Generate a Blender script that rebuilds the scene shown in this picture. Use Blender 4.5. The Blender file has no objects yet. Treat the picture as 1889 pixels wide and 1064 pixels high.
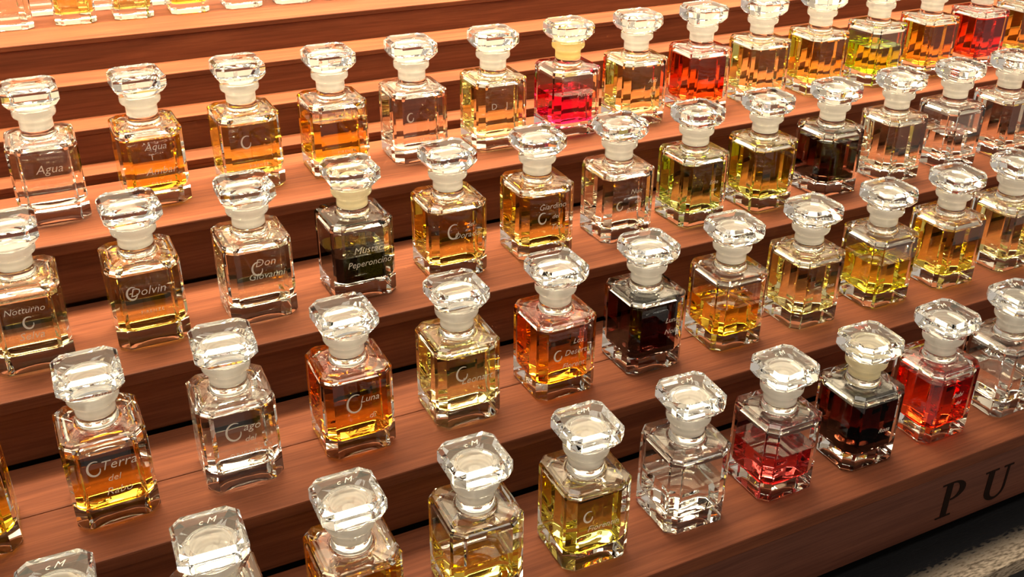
import bpy, bmesh, math, random
from mathutils import Matrix, Vector

# ------------------------------------------------------------------ scene, camera, light
U = 0.04                      # one bottle width in metres; all layout below is in bottle widths
sc = bpy.context.scene
col = sc.collection
random.seed(7)

cam_d = bpy.data.cameras.new('camera')
cam = bpy.data.objects.new('camera', cam_d)
col.objects.link(cam)
YAW, PITCH, ROLL = 0.462463, 0.494419, 0.0065
cy_, sy_, cp_, sp_ = math.cos(YAW), math.sin(YAW), math.cos(PITCH), math.sin(PITCH)
fw = Vector((sy_ * cp_, cy_ * cp_, -sp_))
rt = Vector((cy_, -sy_, 0))
up = rt.cross(fw)
rt, up = rt * math.cos(ROLL) + up * math.sin(ROLL), up * math.cos(ROLL) - rt * math.sin(ROLL)
M = Matrix((rt, up, -fw)).transposed().to_4x4()
M.translation = Vector((-4.1017 + 0.5, -7.96556, 9.70313)) * U
cam.matrix_world = M
cam_d.sensor_width = 36
cam_d.lens = 36 * 1856.3 / 1889
cam_d.clip_start = 0.01
sc.camera = cam

sc.view_settings.view_transform = 'Standard'
sc.view_settings.look = 'None'
sc.view_settings.gamma = 1
sc.view_settings.use_curve_mapping = False
sc.view_settings.exposure = 0.0

cyc = sc.cycles
cyc.use_denoising = True
cyc.use_adaptive_sampling = True
cyc.adaptive_threshold = 0.05
cyc.max_bounces = 22
cyc.transmission_bounces = 22
cyc.glossy_bounces = 10
cyc.diffuse_bounces = 4
cyc.transparent_max_bounces = 16
cyc.sample_clamp_indirect = 25
cyc.blur_glossy = 0.3
cyc.caustics_refractive = True
cyc.caustics_reflective = True

world = bpy.data.worlds.new('shop_room')
sc.world = world
world.use_nodes = True
world.node_tree.nodes['Background'].inputs[0].default_value = (1.0, 0.86, 0.72, 1)
world.node_tree.nodes['Background'].inputs[1].default_value = 0.52


def area(name, loc, target, sx, sy, power, color, shape='RECTANGLE'):
    d = bpy.data.lights.new(name, 'AREA')
    d.shape = shape
    d.size = sx * U
    d.size_y = sy * U
    d.energy = power
    d.color = color
    o = bpy.data.objects.new(name, d)
    col.objects.link(o)
    o.location = Vector(loc) * U
    o.rotation_euler = (Vector(target) - Vector(loc)).to_track_quat('-Z', 'Y').to_euler()
    return o


# warm louvred strip lamp hanging above the back of the display
lamp = area('strip_lamp', (6, 10.4, 16.0), (6, 10.9, 0), 34, 4.0, 9.8, (1.0, 0.79, 0.48))
lamp.data.spread = math.radians(78)
# lamp washing the wall above the top shelf
lamp2 = area('wall_washer_lamp', (6, 15.0, 30.0), (6, 19.0, 16), 44, 2.0, 34, (1.0, 0.86, 0.66))
lamp2.data.spread = math.radians(110)
# unseen cream lamps added under the ceiling to brighten and sparkle the glass
for ix in range(4):
    for iy in range(3):
        area('overhead_fill_lamp', (-18 + 16 * ix, -8 + 17 * iy, 45.8), (-18 + 16 * ix, -8 + 17 * iy, 0), 10, 10, 3.6, (1.0, 0.92, 0.80))

# ------------------------------------------------------------------ materials


def new_mat(name):
    m = bpy.data.materials.new(name)
    m.use_nodes = True
    nt = m.node_tree
    return m, nt, nt.nodes, nt.links, nt.nodes['Principled BSDF']


def wood_mat(name, c0, c1, c2, rough=0.42, seed=0.0):
    m, nt, N, L, P = new_mat(name)
    tc = N.new('ShaderNodeTexCoord')
    oi = N.new('ShaderNodeObjectInfo')
    mp = N.new('ShaderNodeMapping')
    mp.inputs['Scale'].default_value = (3.0, 40.0, 40.0)
    add = N.new('ShaderNodeVectorMath'); add.operation = 'ADD'
    mul = N.new('ShaderNodeVectorMath'); mul.operation = 'SCALE'
    cx = N.new('ShaderNodeCombineXYZ')
    L.new(oi.outputs['Random'], cx.inputs[0]); L.new(oi.outputs['Random'], cx.inputs[1])
    L.new(cx.outputs[0], mul.inputs[0]); mul.inputs['Scale'].default_value = 7.0 + seed
    L.new(tc.outputs['Object'], add.inputs[0]); L.new(mul.outputs[0], add.inputs[1])
    L.new(add.outputs[0], mp.inputs[0])
    n1 = N.new('ShaderNodeTexNoise'); n1.inputs['Scale'].default_value = 2.2
    n1.inputs['Detail'].default_value = 8; n1.inputs['Roughness'].default_value = 0.62
    n1.inputs['Distortion'].default_value = 0.6
    L.new(mp.outputs[0], n1.inputs['Vector'])
    mp2 = N.new('ShaderNodeMapping'); mp2.inputs['Scale'].default_value = (14.0, 420.0, 420.0)
    L.new(add.outputs[0], mp2.inputs[0])
    n2 = N.new('ShaderNodeTexNoise'); n2.inputs['Scale'].default_value = 1.5; n2.inputs['Detail'].default_value = 3
    L.new(mp2.outputs[0], n2.inputs['Vector'])
    cr = N.new('ShaderNodeValToRGB')
    e = cr.color_ramp.elements
    e[0].position = 0.28; e[0].color = (*c0, 1)
    e[1].position = 0.72; e[1].color = (*c2, 1)
    k = cr.color_ramp.elements.new(0.5); k.color = (*c1, 1)
    L.new(n1.outputs['Fac'], cr.inputs[0])
    mx = N.new('ShaderNodeMixRGB'); mx.blend_type = 'MULTIPLY'; mx.inputs[0].default_value = 0.45
    cr2 = N.new('ShaderNodeValToRGB')
    cr2.color_ramp.elements[0].position = 0.3; cr2.color_ramp.elements[0].color = (0.45, 0.4, 0.38, 1)
    cr2.color_ramp.elements[1].position = 0.6; cr2.color_ramp.elements[1].color = (1, 1, 1, 1)
    L.new(n2.outputs['Fac'], cr2.inputs[0])
    L.new(cr.outputs[0], mx.inputs[1]); L.new(cr2.outputs[0], mx.inputs[2])
    L.new(mx.outputs[0], P.inputs['Base Color'])
    P.inputs['Roughness'].default_value = rough
    P.inputs['Specular IOR Level'].default_value = 0.12
    bp = N.new('ShaderNodeBump'); bp.inputs['Strength'].default_value = 0.06; bp.inputs['Distance'].default_value = 0.001
    L.new(n2.outputs['Fac'], bp.inputs['Height']); L.new(bp.outputs[0], P.inputs['Normal'])
    return m


WOOD = wood_mat('cherry_wood', (0.098, 0.0275, 0.0115), (0.145, 0.0425, 0.0175), (0.19, 0.059, 0.024), 0.62)
WOOD_FRONT = wood_mat('dark_cherry_wood', (0.085, 0.028, 0.017), (0.115, 0.040, 0.024), (0.15, 0.054, 0.033), 0.6, 2.0)


def glass_mat(name, color=(1, 1, 1), ior=1.5, rough=0.0):
    m, nt, N, L, P = new_mat(name)
    N.remove(P)
    g = N.new('ShaderNodeBsdfGlass')
    g.inputs['Color'].default_value = (*color, 1)
    g.inputs['IOR'].default_value = ior
    g.inputs['Roughness'].default_value = rough
    L.new(g.outputs[0], N['Material Output'].inputs['Surface'])
    return m


GLASS = glass_mat('clear_glass', (0.985, 0.99, 0.985), 1.5)
STOPPER = glass_mat('stopper_glass', (0.99, 0.995, 0.99), 1.5)


def frosted_mat(name='frosted_glass', c=(0.86, 0.83, 0.78)):
    # ground glass: scatters light through and back, lets a little straight through
    m, nt, N, L, P = new_mat(name)
    N.remove(P)
    tr = N.new('ShaderNodeBsdfTranslucent'); tr.inputs[0].default_value = (*c, 1)
    df = N.new('ShaderNodeBsdfDiffuse'); df.inputs[0].default_value = (*c, 1)
    tp = N.new('ShaderNodeBsdfTransparent')
    m1 = N.new('ShaderNodeMixShader'); m1.inputs[0].default_value = 0.5
    m2 = N.new('ShaderNodeMixShader')
    tc = N.new('ShaderNodeTexCoord')
    w = N.new('ShaderNodeTexWave'); w.wave_type = 'BANDS'; w.bands_direction = 'Z'
    w.inputs['Scale'].default_value = 70; w.inputs['Distortion'].default_value = 0.3
    L.new(tc.outputs['Object'], w.inputs['Vector'])
    mr = N.new('ShaderNodeMapRange'); mr.inputs['To Min'].default_value = 0.22; mr.inputs['To Max'].default_value = 0.38
    L.new(w.outputs['Fac'], mr.inputs['Value']); L.new(mr.outputs[0], m2.inputs[0])
    L.new(tr.outputs[0], m1.inputs[1]); L.new(df.outputs[0], m1.inputs[2])
    L.new(m1.outputs[0], m2.inputs[1]); L.new(tp.outputs[0], m2.inputs[2])
    L.new(m2.outputs[0], N['Material Output'].inputs['Surface'])
    return m


FROST = frosted_mat()
FROST_YELLOW = frosted_mat('yellowed_frosted_glass', (0.92, 0.74, 0.30))
FROST_CREAM = frosted_mat('creamy_frosted_glass', (0.90, 0.81, 0.56))


def plain(name, color, rough=0.6, metal=0.0):
    m, nt, N, L, P = new_mat(name)
    P.inputs['Base Color'].default_value = (*color, 1)
    P.inputs['Roughness'].default_value = rough
    P.inputs['Metallic'].default_value = metal
    n = N.new('ShaderNodeTexNoise'); n.inputs['Scale'].default_value = 300
    mr = N.new('ShaderNodeMapRange')
    mr.inputs['To Min'].default_value = max(0, rough - 0.08); mr.inputs['To Max'].default_value = min(1, rough + 0.08)
    L.new(n.outputs['Fac'], mr.inputs['Value']); L.new(mr.outputs[0], P.inputs['Roughness'])
    return m


def etch_mat():
    m, nt, N, L, P = new_mat('etched_lettering')
    P.inputs['Base Color'].default_value = (0.85, 0.78, 0.66, 1)
    P.inputs['Roughness'].default_value = 0.8
    P.inputs['Specular IOR Level'].default_value = 0.1
    n = N.new('ShaderNodeTexNoise'); n.inputs['Scale'].default_value = 900
    mr = N.new('ShaderNodeMapRange'); mr.inputs['To Min'].default_value = 0.5; mr.inputs['To Max'].default_value = 1.0
    L.new(n.outputs['Fac'], mr.inputs['Value']); L.new(mr.outputs[0], P.inputs['Alpha'])
    return m


ETCH = etch_mat()
INK = plain('burnt_lettering', (0.012, 0.006, 0.004), 0.9)
INK.node_tree.nodes['Principled BSDF'].inputs['Specular IOR Level'].default_value = 0.05
BLACK = plain('black_floor', (0.006, 0.006, 0.006), 0.8)

T = {  # light left after 0.8 of a bottle width of liquid
    'clear': (0.95, 0.93, 0.89), 'clear_rosy': (0.90, 0.80, 0.70), 'clear_tan': (0.93, 0.88, 0.74),
    'pale_gold': (0.95, 0.87, 0.46), 'gold': (0.95, 0.78, 0.17), 'yellow': (0.96, 0.87, 0.1),
    'golden_amber': (0.96, 0.63, 0.05), 'amber': (0.88, 0.48, 0.05), 'brown_gold': (0.86, 0.64, 0.17),
    'orange': (0.95, 0.4, 0.025), 'orange_brown': (0.88, 0.4, 0.04), 'olive_gold': (0.80, 0.70, 0.18),
    'tan': (0.86, 0.76, 0.45), 'olive': (0.66, 0.7, 0.25), 'olive_gold_dark': (0.72, 0.68, 0.16),
    'dark_red': (0.18, 0.018, 0.006), 'red_black': (0.09, 0.011, 0.007), 'dark_brown': (0.13, 0.03, 0.018),
    'black': (0.004, 0.004, 0.004), 'red': (0.88, 0.07, 0.012), 'red_orange': (0.92, 0.2, 0.03),
    'rose': (0.62, 0.07, 0.07), 'magenta': (0.85, 0.015, 0.12), 'lime': (0.8, 0.92, 0.03),
}
LIQ = {}


def liquid(kind):
    if kind in LIQ:
        return LIQ[kind]
    m = glass_mat(kind + '_perfume', (1, 1, 1), 1.36)
    N, L = m.node_tree.nodes, m.node_tree.links
    g = N['Glass BSDF']
    at = N.new('ShaderNodeAttribute'); at.attribute_name = 'wets_glass'
    mr = N.new('ShaderNodeMapRange')
    mr.inputs['To Min'].default_value = 1.36; mr.inputs['To Max'].default_value = 1.36 / 1.5
    L.new(at.outputs['Fac'], mr.inputs['Value']); L.new(mr.outputs[0], g.inputs['IOR'])
    if kind in ('dark_red', 'red_black', 'dark_brown', 'black'):
        sig = [-math.log(t) / (0.8 * U) for t in T[kind]]
        d = max(sig)
        v = N.new('ShaderNodeVolumeAbsorption')
        v.inputs['Color'].default_value = (*[1 - s / d for s in sig], 1)
        v.inputs['Density'].default_value = d
        L.new(v.outputs[0], N['Material Output'].inputs['Volume'])
    else:
        # tinted where light passes, untinted where the liquid's skin mirrors
        N.remove(g)
        rf = N.new('ShaderNodeBsdfRefraction'); rf.inputs['Roughness'].default_value = 0
        rf.inputs['Color'].default_value = (*[t ** 0.5 for t in T[kind]], 1)
        gl = N.new('ShaderNodeBsdfGlossy'); gl.inputs['Roughness'].default_value = 0
        gl.inputs['Color'].default_value = (1, 1, 1, 1)
        fr = N.new('ShaderNodeFresnel')
        mx = N.new('ShaderNodeMixShader')
        L.new(mr.outputs[0], rf.inputs['IOR']); L.new(mr.outputs[0], fr.inputs['IOR'])
        L.new(fr.outputs[0], mx.inputs[0]); L.new(rf.outputs[0], mx.inputs[1]); L.new(gl.outputs[0], mx.inputs[2])
        L.new(mx.outputs[0], N['Material Output'].inputs['Surface'])
    LIQ[kind] = m
    return m


# ------------------------------------------------------------------ helpers


def tag(o, label=None, cat=None, group=None, kind=None):
    if label: o['label'] = label
    if cat: o['category'] = cat
    if group: o['group'] = group
    if kind: o['kind'] = kind
    return o


def empty(name, loc):
    o = bpy.data.objects.new(name, None)
    o.empty_display_size = 0.01
    col.objects.link(o)
    o.location = Vector(loc) * U
    return o


def mesh_obj(name, me, mat=None, parent=None, loc=(0, 0, 0)):
    if mat and not me.materials:
        me.materials.append(mat)
    o = bpy.data.objects.new(name, me)
    col.objects.link(o)
    o.parent = parent
    o.location = Vector(loc) * U
    return o


def box_mesh(name, x0, x1, y0, y1, z0, z1, bev=0.03):
    bm = bmesh.new()
    bmesh.ops.create_cube(bm, size=1)
    for v in bm.verts:
        v.co = Vector(((x0 + x1) / 2 + v.co.x * (x1 - x0), (y0 + y1) / 2 + v.co.y * (y1 - y0),
                       (z0 + z1) / 2 + v.co.z * (z1 - z0))) * U
    if bev:
        bmesh.ops.bevel(bm, geom=list(bm.edges), offset=bev * U, segments=2, affect='EDGES', profile=0.5)
    me = bpy.data.meshes.new(name)
    bm.to_mesh(me); bm.free()
    return me


SEG = 4


def loop_oct(s, c, z, n=SEG):
    P = [(-s, -s + c), (-s + c, -s), (s - c, -s), (s, -s + c), (s, s - c), (s - c, s), (-s + c, s), (-s, s - c)]
    out = []
    for k in range(8):
        a, b = P[k], P[(k + 1) % 8]
        for j in range(n):
            t = j / n
            out.append((a[0] + (b[0] - a[0]) * t, a[1] + (b[1] - a[1]) * t, z))
    return out


def loop_circ(r, z, n=SEG):
    # corner k of the octagon sits at these angles
    A = [-157.5, -112.5, -67.5, -22.5, 22.5, 67.5, 112.5, 157.5]
    out = []
    for k in range(8):
        for j in range(n):
            a = math.radians(A[k] + 45 * j / n)
            out.append((r * math.cos(a), r * math.sin(a), z))
    return out


def loft(bm, loops, smooth_from=10 ** 6, flip=False, caps=(True, True), smooth_to=-1):
    rows = [[bm.verts.new(Vector(p) * U) for p in lp] for lp in loops]
    n = len(rows[0])
    for i in range(len(rows) - 1):
        for j in range(n):
            q = [rows[i][j], rows[i][(j + 1) % n], rows[i + 1][(j + 1) % n], rows[i + 1][j]]
            f = bm.faces.new(q[::-1] if flip else q)
            f.smooth = i >= smooth_from or i <= smooth_to
    if caps[0]:
        f = bm.faces.new(rows[0] if flip else rows[0][::-1])
    if caps[1]:
        f = bm.faces.new(rows[-1][::-1] if flip else rows[-1])


def finish(bm, name):
    me = bpy.data.meshes.new(name)
    bm.to_mesh(me); bm.free()
    return me


H, CH = 1.288, 0.13
WALL, BASE, CTOP = 0.085, 0.26, 1.20


def cavity_floor(i, ci, z):
    return [loop_circ(0.10, z + 0.004), loop_circ(0.2, z + 0.003), loop_oct(i - 0.12, ci - 0.02, z + 0.001),
            loop_oct(i - 0.06, ci - 0.012, z), loop_oct(i - 0.03, ci - 0.008, z + 0.006),
            loop_oct(i - 0.008, ci - 0.004, z + 0.025), loop_oct(i, ci, z + 0.055)]


CI = 0.105


def level_z(level):
    return BASE + (CTOP - BASE) * level


def wall_loop(z):
    i = 0.5 - WALL
    zs = [CTOP - 0.07, CTOP - 0.03, CTOP]
    off = [0.0, 0.015, 0.06]
    if z <= zs[0]:
        return loop_oct(i, CI, z)
    for k in (0, 1):
        if z <= zs[k + 1]:
            t = (z - zs[k]) / (zs[k + 1] - zs[k])
            return loop_oct(i - off[k] - (off[k + 1] - off[k]) * t, CI, z)
    return loop_oct(i - 0.06, CI, CTOP)


def body_mesh(level):
    bm = bmesh.new()
    L = [loop_circ(0.10, 0.020), loop_circ(0.22, 0.0175), loop_oct(0.33, 0.10, 0.010), loop_oct(0.415, 0.11, 0.0015),
         loop_oct(0.44, 0.112, 0.0), loop_oct(0.470, 0.118, 0.006), loop_oct(0.490, 0.126, 0.020), loop_oct(0.5, CH, 0.045),
         loop_oct(0.5, CH, H - 0.05), loop_oct(0.494, 0.128, H - 0.026), loop_oct(0.474, 0.12, H - 0.006),
         loop_oct(0.45, 0.115, H),
         loop_circ(0.30, H + 0.004), loop_circ(0.265, H + 0.018), loop_circ(0.246, H + 0.05),
         loop_circ(0.240, H + 0.16), loop_circ(0.240, H + 0.25), loop_circ(0.256, H + 0.285),
         loop_circ(0.300, H + 0.315), loop_circ(0.312, H + 0.345), loop_circ(0.312, H + 0.41),
         loop_circ(0.302, H + 0.435), loop_circ(0.27, H + 0.445)]
    loft(bm, L, smooth_from=11, smooth_to=4)
    # the dry part of the cavity, from the liquid's surface up to the neck
    z = level_z(level)
    L = [wall_loop(z)] + [wall_loop(q) for q in (CTOP - 0.07, CTOP - 0.03, CTOP) if q > z + 0.002]
    L += [loop_circ(0.25, CTOP + 0.015), loop_circ(0.215, CTOP + 0.05)]
    loft(bm, L, flip=True, caps=(False, True))
    return finish(bm, 'bottle_body')


def stopper_mesh():
    bm = bmesh.new()
    z = H
    L = [loop_circ(0.262, z + 0.450), loop_circ(0.285, z + 0.468), loop_oct(0.325, 0.112, z + 0.495),
         loop_oct(0.380, 0.115, z + 0.575), loop_oct(0.39, 0.112, z + 0.595), loop_oct(0.39, 0.112, z + 0.735),
         loop_oct(0.384, 0.109, z + 0.752), loop_oct(0.342, 0.092, z + 0.80)]
    loft(bm, L)
    return finish(bm, 'stopper_head')


def plug_mesh():
    # the ground surface of the stopper's plug: open towards the clear head, bored below
    bm = bmesh.new()
    z = H
    L = [loop_circ(0.075, z + 0.26), loop_circ(0.08, z + 0.11), loop_circ(0.165, z + 0.10), loop_circ(0.178, z + 0.115),
         loop_circ(0.205, z + 0.34), loop_circ(0.215, z + 0.42), loop_circ(0.222, z + 0.49)]
    loft(bm, L, smooth_from=0, caps=(True, False))
    return finish(bm, 'ground_plug')


def liquid_mesh(level):
    bm = bmesh.new()
    z = level_z(level)
    L = cavity_floor(0.5 - WALL, CI, BASE)
    if z > CTOP - 0.07:
        L += [wall_loop(q) for q in (CTOP - 0.07, CTOP - 0.03) if q < z - 0.002]
    L.append(wall_loop(z))
    loft(bm, L, smooth_to=5)
    me = finish(bm, 'perfume')
    # 1 where the liquid wets the glass, 0 on its free surface
    at = me.attributes.new('wets_glass', 'FLOAT', 'FACE')
    top = max(p.center.z for p in me.polygons)
    at.data.foreach_set('value', [0.0 if p.center.z > top - 1e-7 else 1.0 for p in me.polygons])
    return me


HEAD, PLUG = stopper_mesh(), plug_mesh()
BODY = {}
LIQ_MESH = {}


# --- lettering
def text_geo(s, size, shear=0.25, space=1.0):
    cu = bpy.data.curves.new('t', 'FONT')
    cu.body = s
    cu.size = size
    cu.shear = shear
    cu.space_character = space
    cu.align_x = 'CENTER'
    cu.resolution_u = 2
    cu.offset = -0.010 * size
    o = bpy.data.objects.new('t', cu)
    me = bpy.data.meshes.new_from_object(o)
    vs = [tuple(v.co) for v in me.vertices]
    fs = [tuple(p.vertices) for p in me.polygons]
    bpy.data.objects.remove(o); bpy.data.curves.remove(cu); bpy.data.meshes.remove(me)
    return vs, fs


def ribbon(pts, w0, w1):
    vs, fs = [], []
    n = len(pts)
    for k, (x, y) in enumerate(pts):
        a = pts[max(0, k - 1)]; b = pts[min(n - 1, k + 1)]
        dx, dy = b[0] - a[0], b[1] - a[1]
        l = math.hypot(dx, dy) or 1
        t = k / (n - 1)
        w = w0 + (w1 - w0) * math.sin(math.pi * t)
        vs += [(x - dy / l * w, y + dx / l * w, 0), (x + dy / l * w, y - dx / l * w, 0)]
        if k:
            fs.append((2 * k - 2, 2 * k - 1, 2 * k + 1, 2 * k))
    return vs, fs


def swash(cx, cz, r):
    pts = []
    for k in range(22):
        a = math.radians(60 + 300 * k / 21)
        rr = r * (1.0 - 0.35 * k / 21)
        pts.append((cx + rr * 0.8 * math.cos(a), cz + rr * math.sin(a)))
    return ribbon(pts, 0.004, 0.014)


LET_CACHE = {}


def lettering_mesh(lines, big):
    """lines: (text, size, x, z); engraved on the front face, a hair proud of the glass"""
    key = (tuple(lines), big)
    if key in LET_CACHE:
        return LET_CACHE[key]
    V, F = [], []

    def put(vs, fs, ox, oz):
        b = len(V)
        V.extend([(x + ox, -0.5 - 0.003, y + oz) for x, y, _ in vs])
        F.extend([tuple(b + i for i in f) for f in fs])
    for s, size, x, z in lines:
        caps = s.isupper()
        vs, fs = text_geo(s, size, 0.0 if caps else 0.3, 1.25 if caps else 1.0)
        wmax = max(v[0] for v in vs) - min(v[0] for v in vs)
        k = min(1.0, 0.70 / wmax)
        vs = [(a * k, b, c) for a, b, c in vs]
        put(vs, fs, x, z)
    if big:
        vs, fs = swash(*big)
        put(vs, fs, 0, 0)
    me = bpy.data.meshes.new('lettering')
    me.from_pydata([tuple(c * U for c in v) for v in V], [], F)
    bm = bmesh.new(); bm.from_mesh(me)
    r = bmesh.ops.extrude_face_region(bm, geom=list(bm.faces))
    for g in r['geom']:
        if isinstance(g, bmesh.types.BMVert):
            g.co.y += 0.0022 * U
    bmesh.ops.recalc_face_normals(bm, faces=list(bm.faces))
    bm.to_mesh(me); bm.free()
    me.materials.append(ETCH)
    LET_CACHE[key] = me
    return me


def monogram_mesh():
    V, F = [], []
    parts = [text_geo('c', 0.12, 0.3), text_geo('M', 0.13, 0.45)]
    for (vs, fs), ox in zip(parts, (-0.06, 0.05)):
        b = len(V)
        V.extend([((x + ox) * U, (y + 0.12) * U, (H + 0.8005) * U) for x, y, _ in vs])
        F.extend([tuple(b + i for i in f) for f in fs])
    me = bpy.data.meshes.new('engraved_mark')
    me.from_pydata(V, [], F)
    bm = bmesh.new(); bm.from_mesh(me)
    r = bmesh.ops.extrude_face_region(bm, geom=list(bm.faces))
    for g in r['geom']:
        if isinstance(g, bmesh.types.BMVert):
            g.co.z += 0.003 * U
    bmesh.ops.recalc_face_normals(bm, faces=list(bm.faces))
    bm.to_mesh(me); bm.free()
    me.materials.append(ETCH)
    return me


MONO = monogram_mesh()

# ------------------------------------------------------------------ the counter and floor
XL, XR = -11.0, 26.0
o = mesh_obj('floor', box_mesh('floor', -40, 60, -30, 40, -26.5, -26, 0), BLACK)
tag(o, 'black floor far below the display counter', None, None, 'structure')


o = mesh_obj('ceiling', box_mesh('ceiling', -60, 80, -60, 60, 46, 46.5, 0), plain('ceiling_paint', (0.75, 0.72, 0.66), 0.9))
tag(o, 'plain off-white shop ceiling above the display', None, None, 'structure')


o = mesh_obj('wall_back', box_mesh('wall_back', -60, 80, 19.0, 19.5, -26, 46, 0), plain('cream_wall_paint', (0.82, 0.74, 0.60), 0.9))
tag(o, 'cream painted shop wall behind the top shelf', None, None, 'structure')


def counter_mat():
    m, nt, N, L, P = new_mat('rough_woven_top')
    tc = N.new('ShaderNodeTexCoord')
    mp = N.new('ShaderNodeMapping'); mp.inputs['Scale'].default_value = (120, 420, 420)
    mp.inputs['Rotation'].default_value = (0, 0, 0.35)
    L.new(tc.outputs['Object'], mp.inputs[0])
    n = N.new('ShaderNodeTexNoise'); n.inputs['Scale'].default_value = 1.6; n.inputs['Detail'].default_value = 5
    L.new(mp.outputs[0], n.inputs['Vector'])
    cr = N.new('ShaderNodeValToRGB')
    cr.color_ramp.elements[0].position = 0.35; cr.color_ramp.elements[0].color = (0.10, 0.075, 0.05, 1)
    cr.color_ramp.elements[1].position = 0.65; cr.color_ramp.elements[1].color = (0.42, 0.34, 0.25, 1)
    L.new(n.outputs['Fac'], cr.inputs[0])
    # light falloff painted into the colour: black by the stand, beige at the front
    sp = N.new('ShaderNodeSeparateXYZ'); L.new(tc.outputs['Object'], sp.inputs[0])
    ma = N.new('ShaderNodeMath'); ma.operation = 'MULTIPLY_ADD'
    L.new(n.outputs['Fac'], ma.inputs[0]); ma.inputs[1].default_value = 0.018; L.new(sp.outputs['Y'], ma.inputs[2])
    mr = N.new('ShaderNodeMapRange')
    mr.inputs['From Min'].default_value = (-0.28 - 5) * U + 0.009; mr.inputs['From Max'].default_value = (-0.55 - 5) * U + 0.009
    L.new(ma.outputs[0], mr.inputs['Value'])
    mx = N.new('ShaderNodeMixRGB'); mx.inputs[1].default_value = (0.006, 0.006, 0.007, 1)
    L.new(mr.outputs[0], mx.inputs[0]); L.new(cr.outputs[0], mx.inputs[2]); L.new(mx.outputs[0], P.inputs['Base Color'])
    P.inputs['Roughness'].default_value = 0.85
    P.inputs['Specular IOR Level'].default_value = 0.08
    bp = N.new('ShaderNodeBump'); bp.inputs['Strength'].default_value = 0.6; bp.inputs['Distance'].default_value = 0.001
    L.new(n.outputs['Fac'], bp.inputs['Height']); L.new(bp.outputs[0], P.inputs['Normal'])
    return m


ct = empty('counter', (8, 5, -26))
tag(ct, 'black counter with rough beige top under the wooden displays', 'counter')
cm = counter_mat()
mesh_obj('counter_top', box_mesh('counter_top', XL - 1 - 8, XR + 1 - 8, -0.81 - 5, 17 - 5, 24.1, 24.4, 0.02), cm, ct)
mesh_obj('counter_body', box_mesh('counter_body', XL - 8, XR - 8, 0.5 - 5, 16.5 - 5, 0.0, 24.1, 0.02), BLACK, ct)

# ------------------------------------------------------------------ the stepped display stands
D_, HH = 2.337, 1.0591
YA = 0.137
TH = 0.2
stand = empty('display_stand', (8, 3, -1.6))
tag(stand, 'reddish cherry wood display stand with four wide steps holding perfume bottles', 'display stand')


def sbox(name, parent, org, x0, x1, y0, y1, z0, z1, mat, bev=0.025):
    return mesh_obj(name, box_mesh(name, x0 - org[0], x1 - org[0], y0 - org[1], y1 - org[1], z0 - org[2], z1 - org[2], bev), mat, parent)


org = (8, 3, -1.6)
edges = [YA, D_, 2 * D_, 3 * D_]
BACK = 9.215
for k in range(4):
    y0 = edges[k]
    y1 = edges[k + 1] + 0.02 if k < 3 else BACK - 0.005
    z = k * HH
    th = 0.26 if k == 0 else TH
    if k == 1:   # this step is laid from two planks
        sbox('tread_plank', stand, org, XL, XR, y0, 3.58, z - th, z, WOOD)
        sbox('tread_plank', stand, org, XL, XR, 3.583, y1, z - th, z, WOOD)
    else:
        sbox('tread_plank', stand, org, XL, XR, y0, y1, z - th, z, WOOD)
    if k == 0:
        fascia = sbox('front_board', stand, org, XL, XR, y0 + 0.025, y0 + 0.20, -1.41, z - th - 0.002, WOOD_FRONT)
    else:
        sbox('riser_board', stand, org, XL, XR, y0 + 0.10, y0 + 0.22, z - HH + 0.002, z - th - 0.002, WOOD)
sbox('back_board', stand, org, XL, XR, BACK - 0.16, BACK - 0.01, -1.58, 3 * HH - TH - 0.002, WOOD)
sbox('base_plinth', stand, org, XL + 0.3, XR - 0.3, 0.9, 8.9, -1.599, -0.3, BLACK)
for x in (XL + 0.02, XR - 0.2):
    sbox('side_panel', stand, org, x, x + 0.18, 0.36, 9.0, -1.40, -0.28, WOOD)

# burnt letters P U on the front board


def poly_letter(polys):
    bm = bmesh.new()
    for outer in polys:
        vs = [bm.verts.new(Vector((x, 0, z)) * U) for x, z in outer]
        bm.faces.new(vs)
    r = bmesh.ops.extrude_face_region(bm, geom=list(bm.faces))
    for g in r['geom']:
        if isinstance(g, bmesh.types.BMVert):
            g.co.y -= 0.008 * U
    bmesh.ops.recalc_face_normals(bm, faces=list(bm.faces))
    return bm


def ring_quads(fn_out, fn_in, n):
    out = []
    for k in range(n):
        a, b = k / n, (k + 1) / n
        out.append([fn_out(a), fn_out(b), fn_in(b), fn_in(a)])
    return out


def arc(cx, cz, rx, rz, a0, a1):
    return lambda t: (cx + rx * math.cos(math.radians(a0 + (a1 - a0) * t)), cz + rz * math.sin(math.radians(a0 + (a1 - a0) * t)))


hP = 0.70
P_polys = [[(0.10, 0.03), (0.23, 0.03), (0.23, hP - 0.03), (0.10, hP - 0.03)],
           [(0, 0), (0.33, 0), (0.33, 0.03), (0, 0.03)], [(0, hP - 0.03), (0.25, hP - 0.03), (0.25, hP), (0, hP)]]
P_polys += ring_quads(arc(0.25, hP - 0.19, 0.29, 0.19, 90, -90), arc(0.25, hP - 0.19, 0.16, 0.16, 90, -90), 12)
hU = 0.66
U_polys = [[(0, hU - 0.03), (0.30, hU - 0.03), (0.30, hU), (0, hU)], [(0.42, hU - 0.03), (0.64, hU - 0.03), (0.64, hU), (0.42, hU)],
           [(0.08, 0.22), (0.21, 0.22), (0.21, hU - 0.03), (0.08, hU - 0.03)],
           [(0.51, 0.22), (0.56, 0.22), (0.56, hU - 0.03), (0.51, hU - 0.03)]]
U_polys += ring_quads(arc(0.32, 0.22, 0.24, 0.22, 180, 360), arc(0.36, 0.22, 0.15, 0.17, 180, 360), 12)
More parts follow.
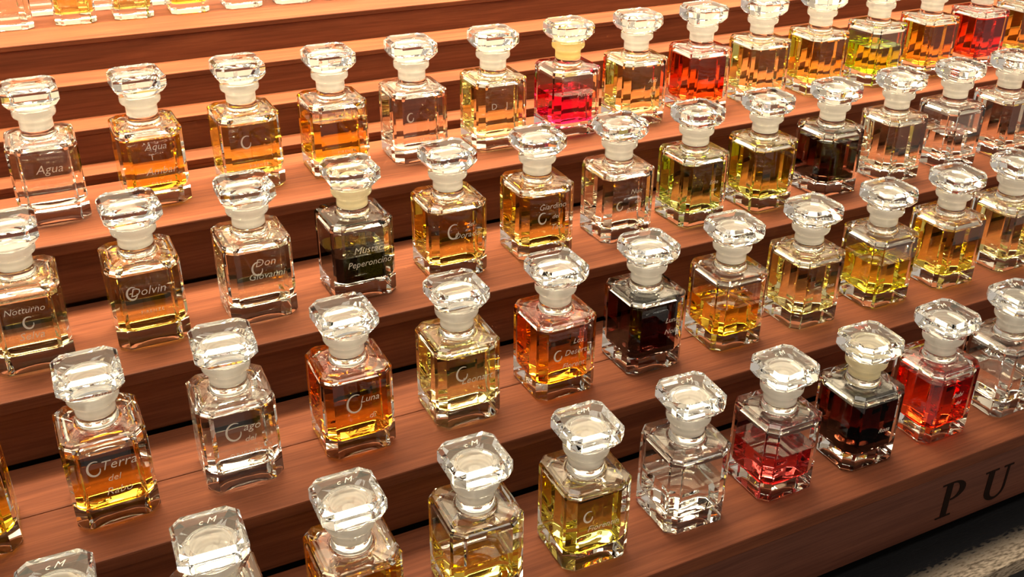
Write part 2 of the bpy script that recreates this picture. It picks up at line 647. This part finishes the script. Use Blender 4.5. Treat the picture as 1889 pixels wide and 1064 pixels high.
for polys, x, z in ((P_polys, 8.05, -1.19), (U_polys, 9.03, -1.24)):
    bm = poly_letter(polys)
    lo = mesh_obj('letter', finish(bm, 'letter'), INK, fascia, (x - org[0], YA + 0.0235 - org[1], z - org[2]))

# the narrow-stepped unit behind
rack = empty('stepped_rack', (8, 12, -1.6))
tag(rack, 'narrow stepped wooden rack behind the bottle stand, glowing orange steps', 'display rack')
org2 = (8, 12, -1.6)
steps = [(9.215, 3.347, 9.76), (9.748, 3.954, 10.45), (10.435, 4.546, 11.27), (11.255, 5.110, 16.5)]
for k, (y0, z, y1) in enumerate(steps):
    sbox('tread_plank', rack, org2, XL, XR, y0, y1, z - 0.1, z, WOOD, 0.015)
    zb = steps[k - 1][1] if k else -1.598
    sbox('riser_board', rack, org2, XL, XR, y0 + 0.012, y0 + 0.1, zb + 0.002, z - 0.102, WOOD, 0.0)
sbox('back_board', rack, org2, XL, XR, 16.3, 16.45, -1.598, 5.0, WOOD)

# ------------------------------------------------------------------ the bottles


def bottle(x, yc, z, kind, fill, label, group, lines=(), big=None, mono=False, rot=0.0, scale=1.0, srot=0.0):
    r = empty('perfume_bottle', (x, yc, z + 0.003))
    r.rotation_euler = (0, 0, rot)
    r.scale = (scale,) * 3
    tag(r, label, 'perfume bottle', group)
    fill = round(fill, 3)
    if fill not in BODY:
        BODY[fill] = body_mesh(fill)
    mesh_obj('glass_body', BODY[fill], GLASS, r)
    key = round(fill, 3), kind
    if key not in LIQ_MESH:
        me = liquid_mesh(fill)
        me.materials.append(liquid(kind))
        LIQ_MESH[key] = me
    mesh_obj('liquid', LIQ_MESH[key], None, r)
    s = mesh_obj('stopper', HEAD, STOPPER, r)
    s.rotation_euler = (0, 0, srot)
    pl = mesh_obj('ground_plug', PLUG, FROST, s)
    if kind in ('magenta', 'dark_red', 'black'):      # stained yellow by the perfume
        pl.material_slots[0].link = 'OBJECT'
        pl.material_slots[0].material = FROST_YELLOW if kind == 'magenta' else FROST_CREAM
        pl['label'] = 'yellowish stained frosted plug'
    if mono:
        mesh_obj('engraved_mark', MONO, None, s)
    if lines:
        mesh_obj('lettering', lettering_mesh(list(lines), big), None, r)
    return r


yA, yB, yC, yD = 0.5974 + .5, 2.9344 + .5, 5.2806 + .5, 7.7574 + .5
GA, GB, GC, GD = ('bottles on the front step', 'bottles on the second step', 'bottles on the third step', 'bottles on the fourth step')
B1 = 'perfume bottle '
rowA = [
 (-4.38, 'clear_tan', .8, 'clear glass stopper of bottle cut off at the bottom left corner', (), None),
 (-2.80, 'clear_tan', .8, 'pale beige perfume bottle cut by lower frame edge, left of the amber one', (), None),
 (-1.21, 'golden_amber', .93, 'golden amber perfume bottle on front step, cut by lower frame edge', (), None),
 (0.42, 'gold', .50, 'half-full pale gold perfume bottle on front step, beside the olive-gold one', (), None),
 (2.017, 'olive_gold', .95, 'full olive-gold perfume bottle on front step beside the clear one', (('Fiorentin', .13, .02, .66),), (-.2, .90, .1)),
 (3.636, 'clear', .50, 'half-empty colourless perfume bottle on front step beside the rose-red one', (), None),
 (5.255, 'rose', .52, 'half-full rose-red perfume bottle on the front step', (), None),
 (6.857, 'dark_red', .93, 'dark oxblood perfume bottle on front step with orange glow at its base', (('Rosa', .11, .1, .62),), None),
 (8.432, 'red', .86, 'bright scarlet perfume bottle on the front step above the letters', (('Rubi', .12, 0, .8), ('del', .1, .05, .65)), None),
 (10.03, 'clear', .48, 'colourless half-full perfume bottle at right end of the front step', (), None),
]
rowB = [
 (-5.27, 'golden_amber', .92, 'golden amber perfume bottle cut off by the left frame edge', (), None),
 (-3.637, 'amber', .86, 'amber brown perfume bottle engraved Terra del Rabo', (('Terra', .19, .10, .86), ('del', .13, .02, .68), ('Rabo', .15, .05, .48)), (-.17, .90, .12)),
 (-2.02, 'clear', .95, 'colourless perfume bottle engraved Lago del Oriente', (('ago', .16, .14, .90), ('del', .12, .1, .73), ('ORIENTE', .09, .03, .52)), (-.08, .90, .15)),
 (-.418, 'orange_brown', .97, 'orange-brown perfume bottle engraved Luna di on second step', (('Luna', .14, .12, .86), ('di', .13, .14, .58)), (-.08, .85, .16)),
 (1.21, 'pale_gold', .93, 'pale gold perfume bottle engraved Leonart on second step', (('Leonart', .15, .08, .72),), (-.13, .88, .13)),
 (2.80, 'orange', .96, 'vivid orange perfume bottle engraved Los Desert', (('Los', .12, .12, .92), ('Desert', .13, .08, .74), ('Florent', .13, .05, .52)), (-.2, .76, .1)),
 (4.395, 'red_black', .97, 'nearly black perfume bottle with red edges on the second step', (('Luna', .12, .18, .85), ('Noir', .12, .18, .65)), None),
 (6.01, 'golden_amber', .52, 'half-full golden orange perfume bottle beside the nearly black one', (), None),
 (7.62, 'pale_gold', .93, 'full pale gold perfume bottle on second step, right of half-full golden orange', (('Musa', .1, .12, .72),), None),
 (9.27, 'yellow', .60, 'partly filled yellow perfume bottle on the second step', (), None),
 (10.90, 'gold', .93, 'full light gold perfume bottle on second step, right of the yellow one', (), None),
 (12.45, 'pale_gold', .90, 'pale brownish-gold perfume bottle on second step at right frame edge', (('Iris', .1, .1, .7),), None),
]
rowC = [
 (-4.22, 'tan', .86, 'tan perfume bottle engraved Selva at the left edge of third step', (('Notturno', .13, 0, .92), ('Selva', .16, .02, .52)), (.03, .76, .1)),
 (-2.655, 'brown_gold', .93, 'brownish gold perfume bottle engraved Dolvin on third step', (('Dolvin', .18, 0, .84), ('FIRENZE', .07, .02, .55)), (-.2, .88, .11)),
 (-1.07, 'clear_tan', .93, 'pale greyish-beige perfume bottle engraved Don Giovanni', (('Don', .17, .06, .92), ('Giovanni', .15, .06, .72)), (-.05, .88, .12)),
 (.515, 'black', .50, 'clear bottle less than half full of black liquid, engraved Peperoncino', (('Mustaca', .16, .06, .80), ('Peperoncino', .15, .04, .58)), None),
 (2.10, 'brown_gold', .95, 'dark gold perfume bottle engraved del Dorado on third step', (('del', .11, .16, .90), ('Dorado', .14, .10, .72)), (-.12, .84, .14)),
 (3.70, 'brown_gold', .93, 'golden brown perfume bottle engraved Giardino, fourth left of dark brown one', (('Giardino', .14, .04, .92), ('del', .11, .1, .74), ('Tao', .14, .12, .54)), (-.13, .76, .11)),
 (5.28, 'clear_rosy', .95, 'pale rosy-beige perfume bottle engraved Nuit del Bosco', (('Nuit', .12, .08, .90), ('del', .1, .12, .72), ('Bosco', .12, .05, .56)), (-.22, .70, .09)),
 (6.87, 'olive', .95, 'olive green perfume bottle right of the pale rosy-beige one', (('Erba', .1, .1, .78), ('del', .08, .12, .64)), None),
 (8.42, 'olive_gold_dark', .95, 'yellowish olive perfume bottle directly left of the dark brown one', (), None),
 (10.02, 'dark_brown', .86, 'very dark brown perfume bottle on third step among pale ones', (), None),
 (11.66, 'clear_tan', .95, 'full greyish clear perfume bottle right of the very dark brown one', (), None),
 (13.24, 'clear', .50, 'half-full colourless perfume bottle on third step near right frame edge', (), None),
 (14.80, 'clear_rosy', .93, 'brownish clear perfume bottle on third step at right frame edge', (), None),
]
rowD = [
 (-3.56, 'clear', .97, 'colourless perfume bottle engraved Agua on brightly lit fourth step', (('Agua', .19, .04, .84),), None),
 (-2.03, 'golden_amber', .90, 'golden amber perfume bottle engraved Ambar on the fourth step', (('Aqua', .16, .05, .96), ('T', .14, -.02, .80), ('Ambar', .17, .08, .56), ('FIRENZE', .07, .06, .38)), None),
 (-.48, 'gold', .92, 'light golden perfume bottle on fourth step, between amber and orange-gold', (('FIRENZE', .07, .06, .42),), (-.1, .85, .12)),
 (1.03, 'golden_amber', .74, 'orange-gold perfume bottle three-quarters full on the fourth step', (('FIRENZE', .07, .06, .42),), None),
 (2.50, 'clear_rosy', .97, 'colourless perfume bottle on fourth step, right of orange-gold one', (('EXTRAIT', .07, .1, .42),), (-.22, .85, .09)),
 (4.07, 'pale_gold', .97, 'pale yellow-gold perfume bottle just left of the magenta one', (('D', .16, -.2, .78), ('J', .16, .05, .78)), None),
 (5.62, 'magenta', .58, 'half-full magenta pink perfume bottle on the fourth step', (('Amor', .14, .12, .78),), None),
 (7.13, 'pale_gold', .97, 'pale gold perfume bottle between the magenta and the red-orange ones', (('Asti', .12, .1, .85), ('del', .1, .12, .6)), None),
 (8.66, 'red_orange', .95, 'red-orange perfume bottle just right of pale gold, fourth step', (), None),
 (10.16, 'pale_gold', .95, 'pale yellow perfume bottle directly right of the red-orange one', (), None),
 (11.72, 'gold', .95, 'deep gold perfume bottle directly left of the lime green one', (), None),
 (13.36, 'lime', .60, 'lime green perfume bottle two-thirds full at upper right', (), None),
 (14.92, 'golden_amber', .95, 'amber perfume bottle between the lime green and the red one', (), None),
 (16.50, 'red', .95, 'deep red perfume bottle at the upper right corner', (), None),
 (18.0, 'gold', .93, 'dark gold perfume bottle cut off at the upper right corner', (), None),
]
for rows, y, z, g, mono in ((rowA, yA, 0, GA, True), (rowB, yB, HH, GB, False), (rowC, yC, 2 * HH, GC, False), (rowD, yD, 3 * HH, GD, False)):
    for x, kind, fill, label, lines, big in rows:
        bottle(x, y, z, kind, fill, label, g, lines, big, mono, random.uniform(-.025, .025), 1.0, random.uniform(-.05, .05))
GE, GF = 'small bottles on the top shelf', 'small bottles behind them on the top shelf'
E_ = [(-3.57, 'clear_tan', .9, 'small greyish clear bottle at the upper left corner'),
      (-2.49, 'gold', .9, 'small golden yellow bottle on top shelf, second from left corner'),
      (-1.46, 'olive_gold', .9, 'small yellowish olive bottle on top shelf, third from left corner'),
      (-.42, 'yellow', .9, 'small bright yellow bottle on top shelf, fourth from left corner'),
      (.62, 'clear', .9, 'small colourless bottle on top shelf just right of the bright yellow'),
      (1.62, 'clear', .9, 'small colourless bottle on top shelf, second right of the bright yellow'),
      (2.60, 'clear', .9, 'small colourless bottle on top shelf, third right of the bright yellow')]
for x, kind, fill, label in E_:
    bottle(x, 12.36 + .36, 5.11, kind, fill, label, GE, (), None, False, random.uniform(-.03, .03), .72)
for x, label in ((-3.05, 'small clear bottle behind, between greyish clear and golden yellow bottles'),
                 (-2.0, 'small clear bottle behind, between golden yellow and yellowish olive bottles'),
                 (-.97, 'small clear bottle behind, between yellowish olive and bright yellow bottles')):
    bottle(x, 13.7, 5.11, 'clear', .9, label, GF, (), None, False, random.uniform(-.03, .03), .72)
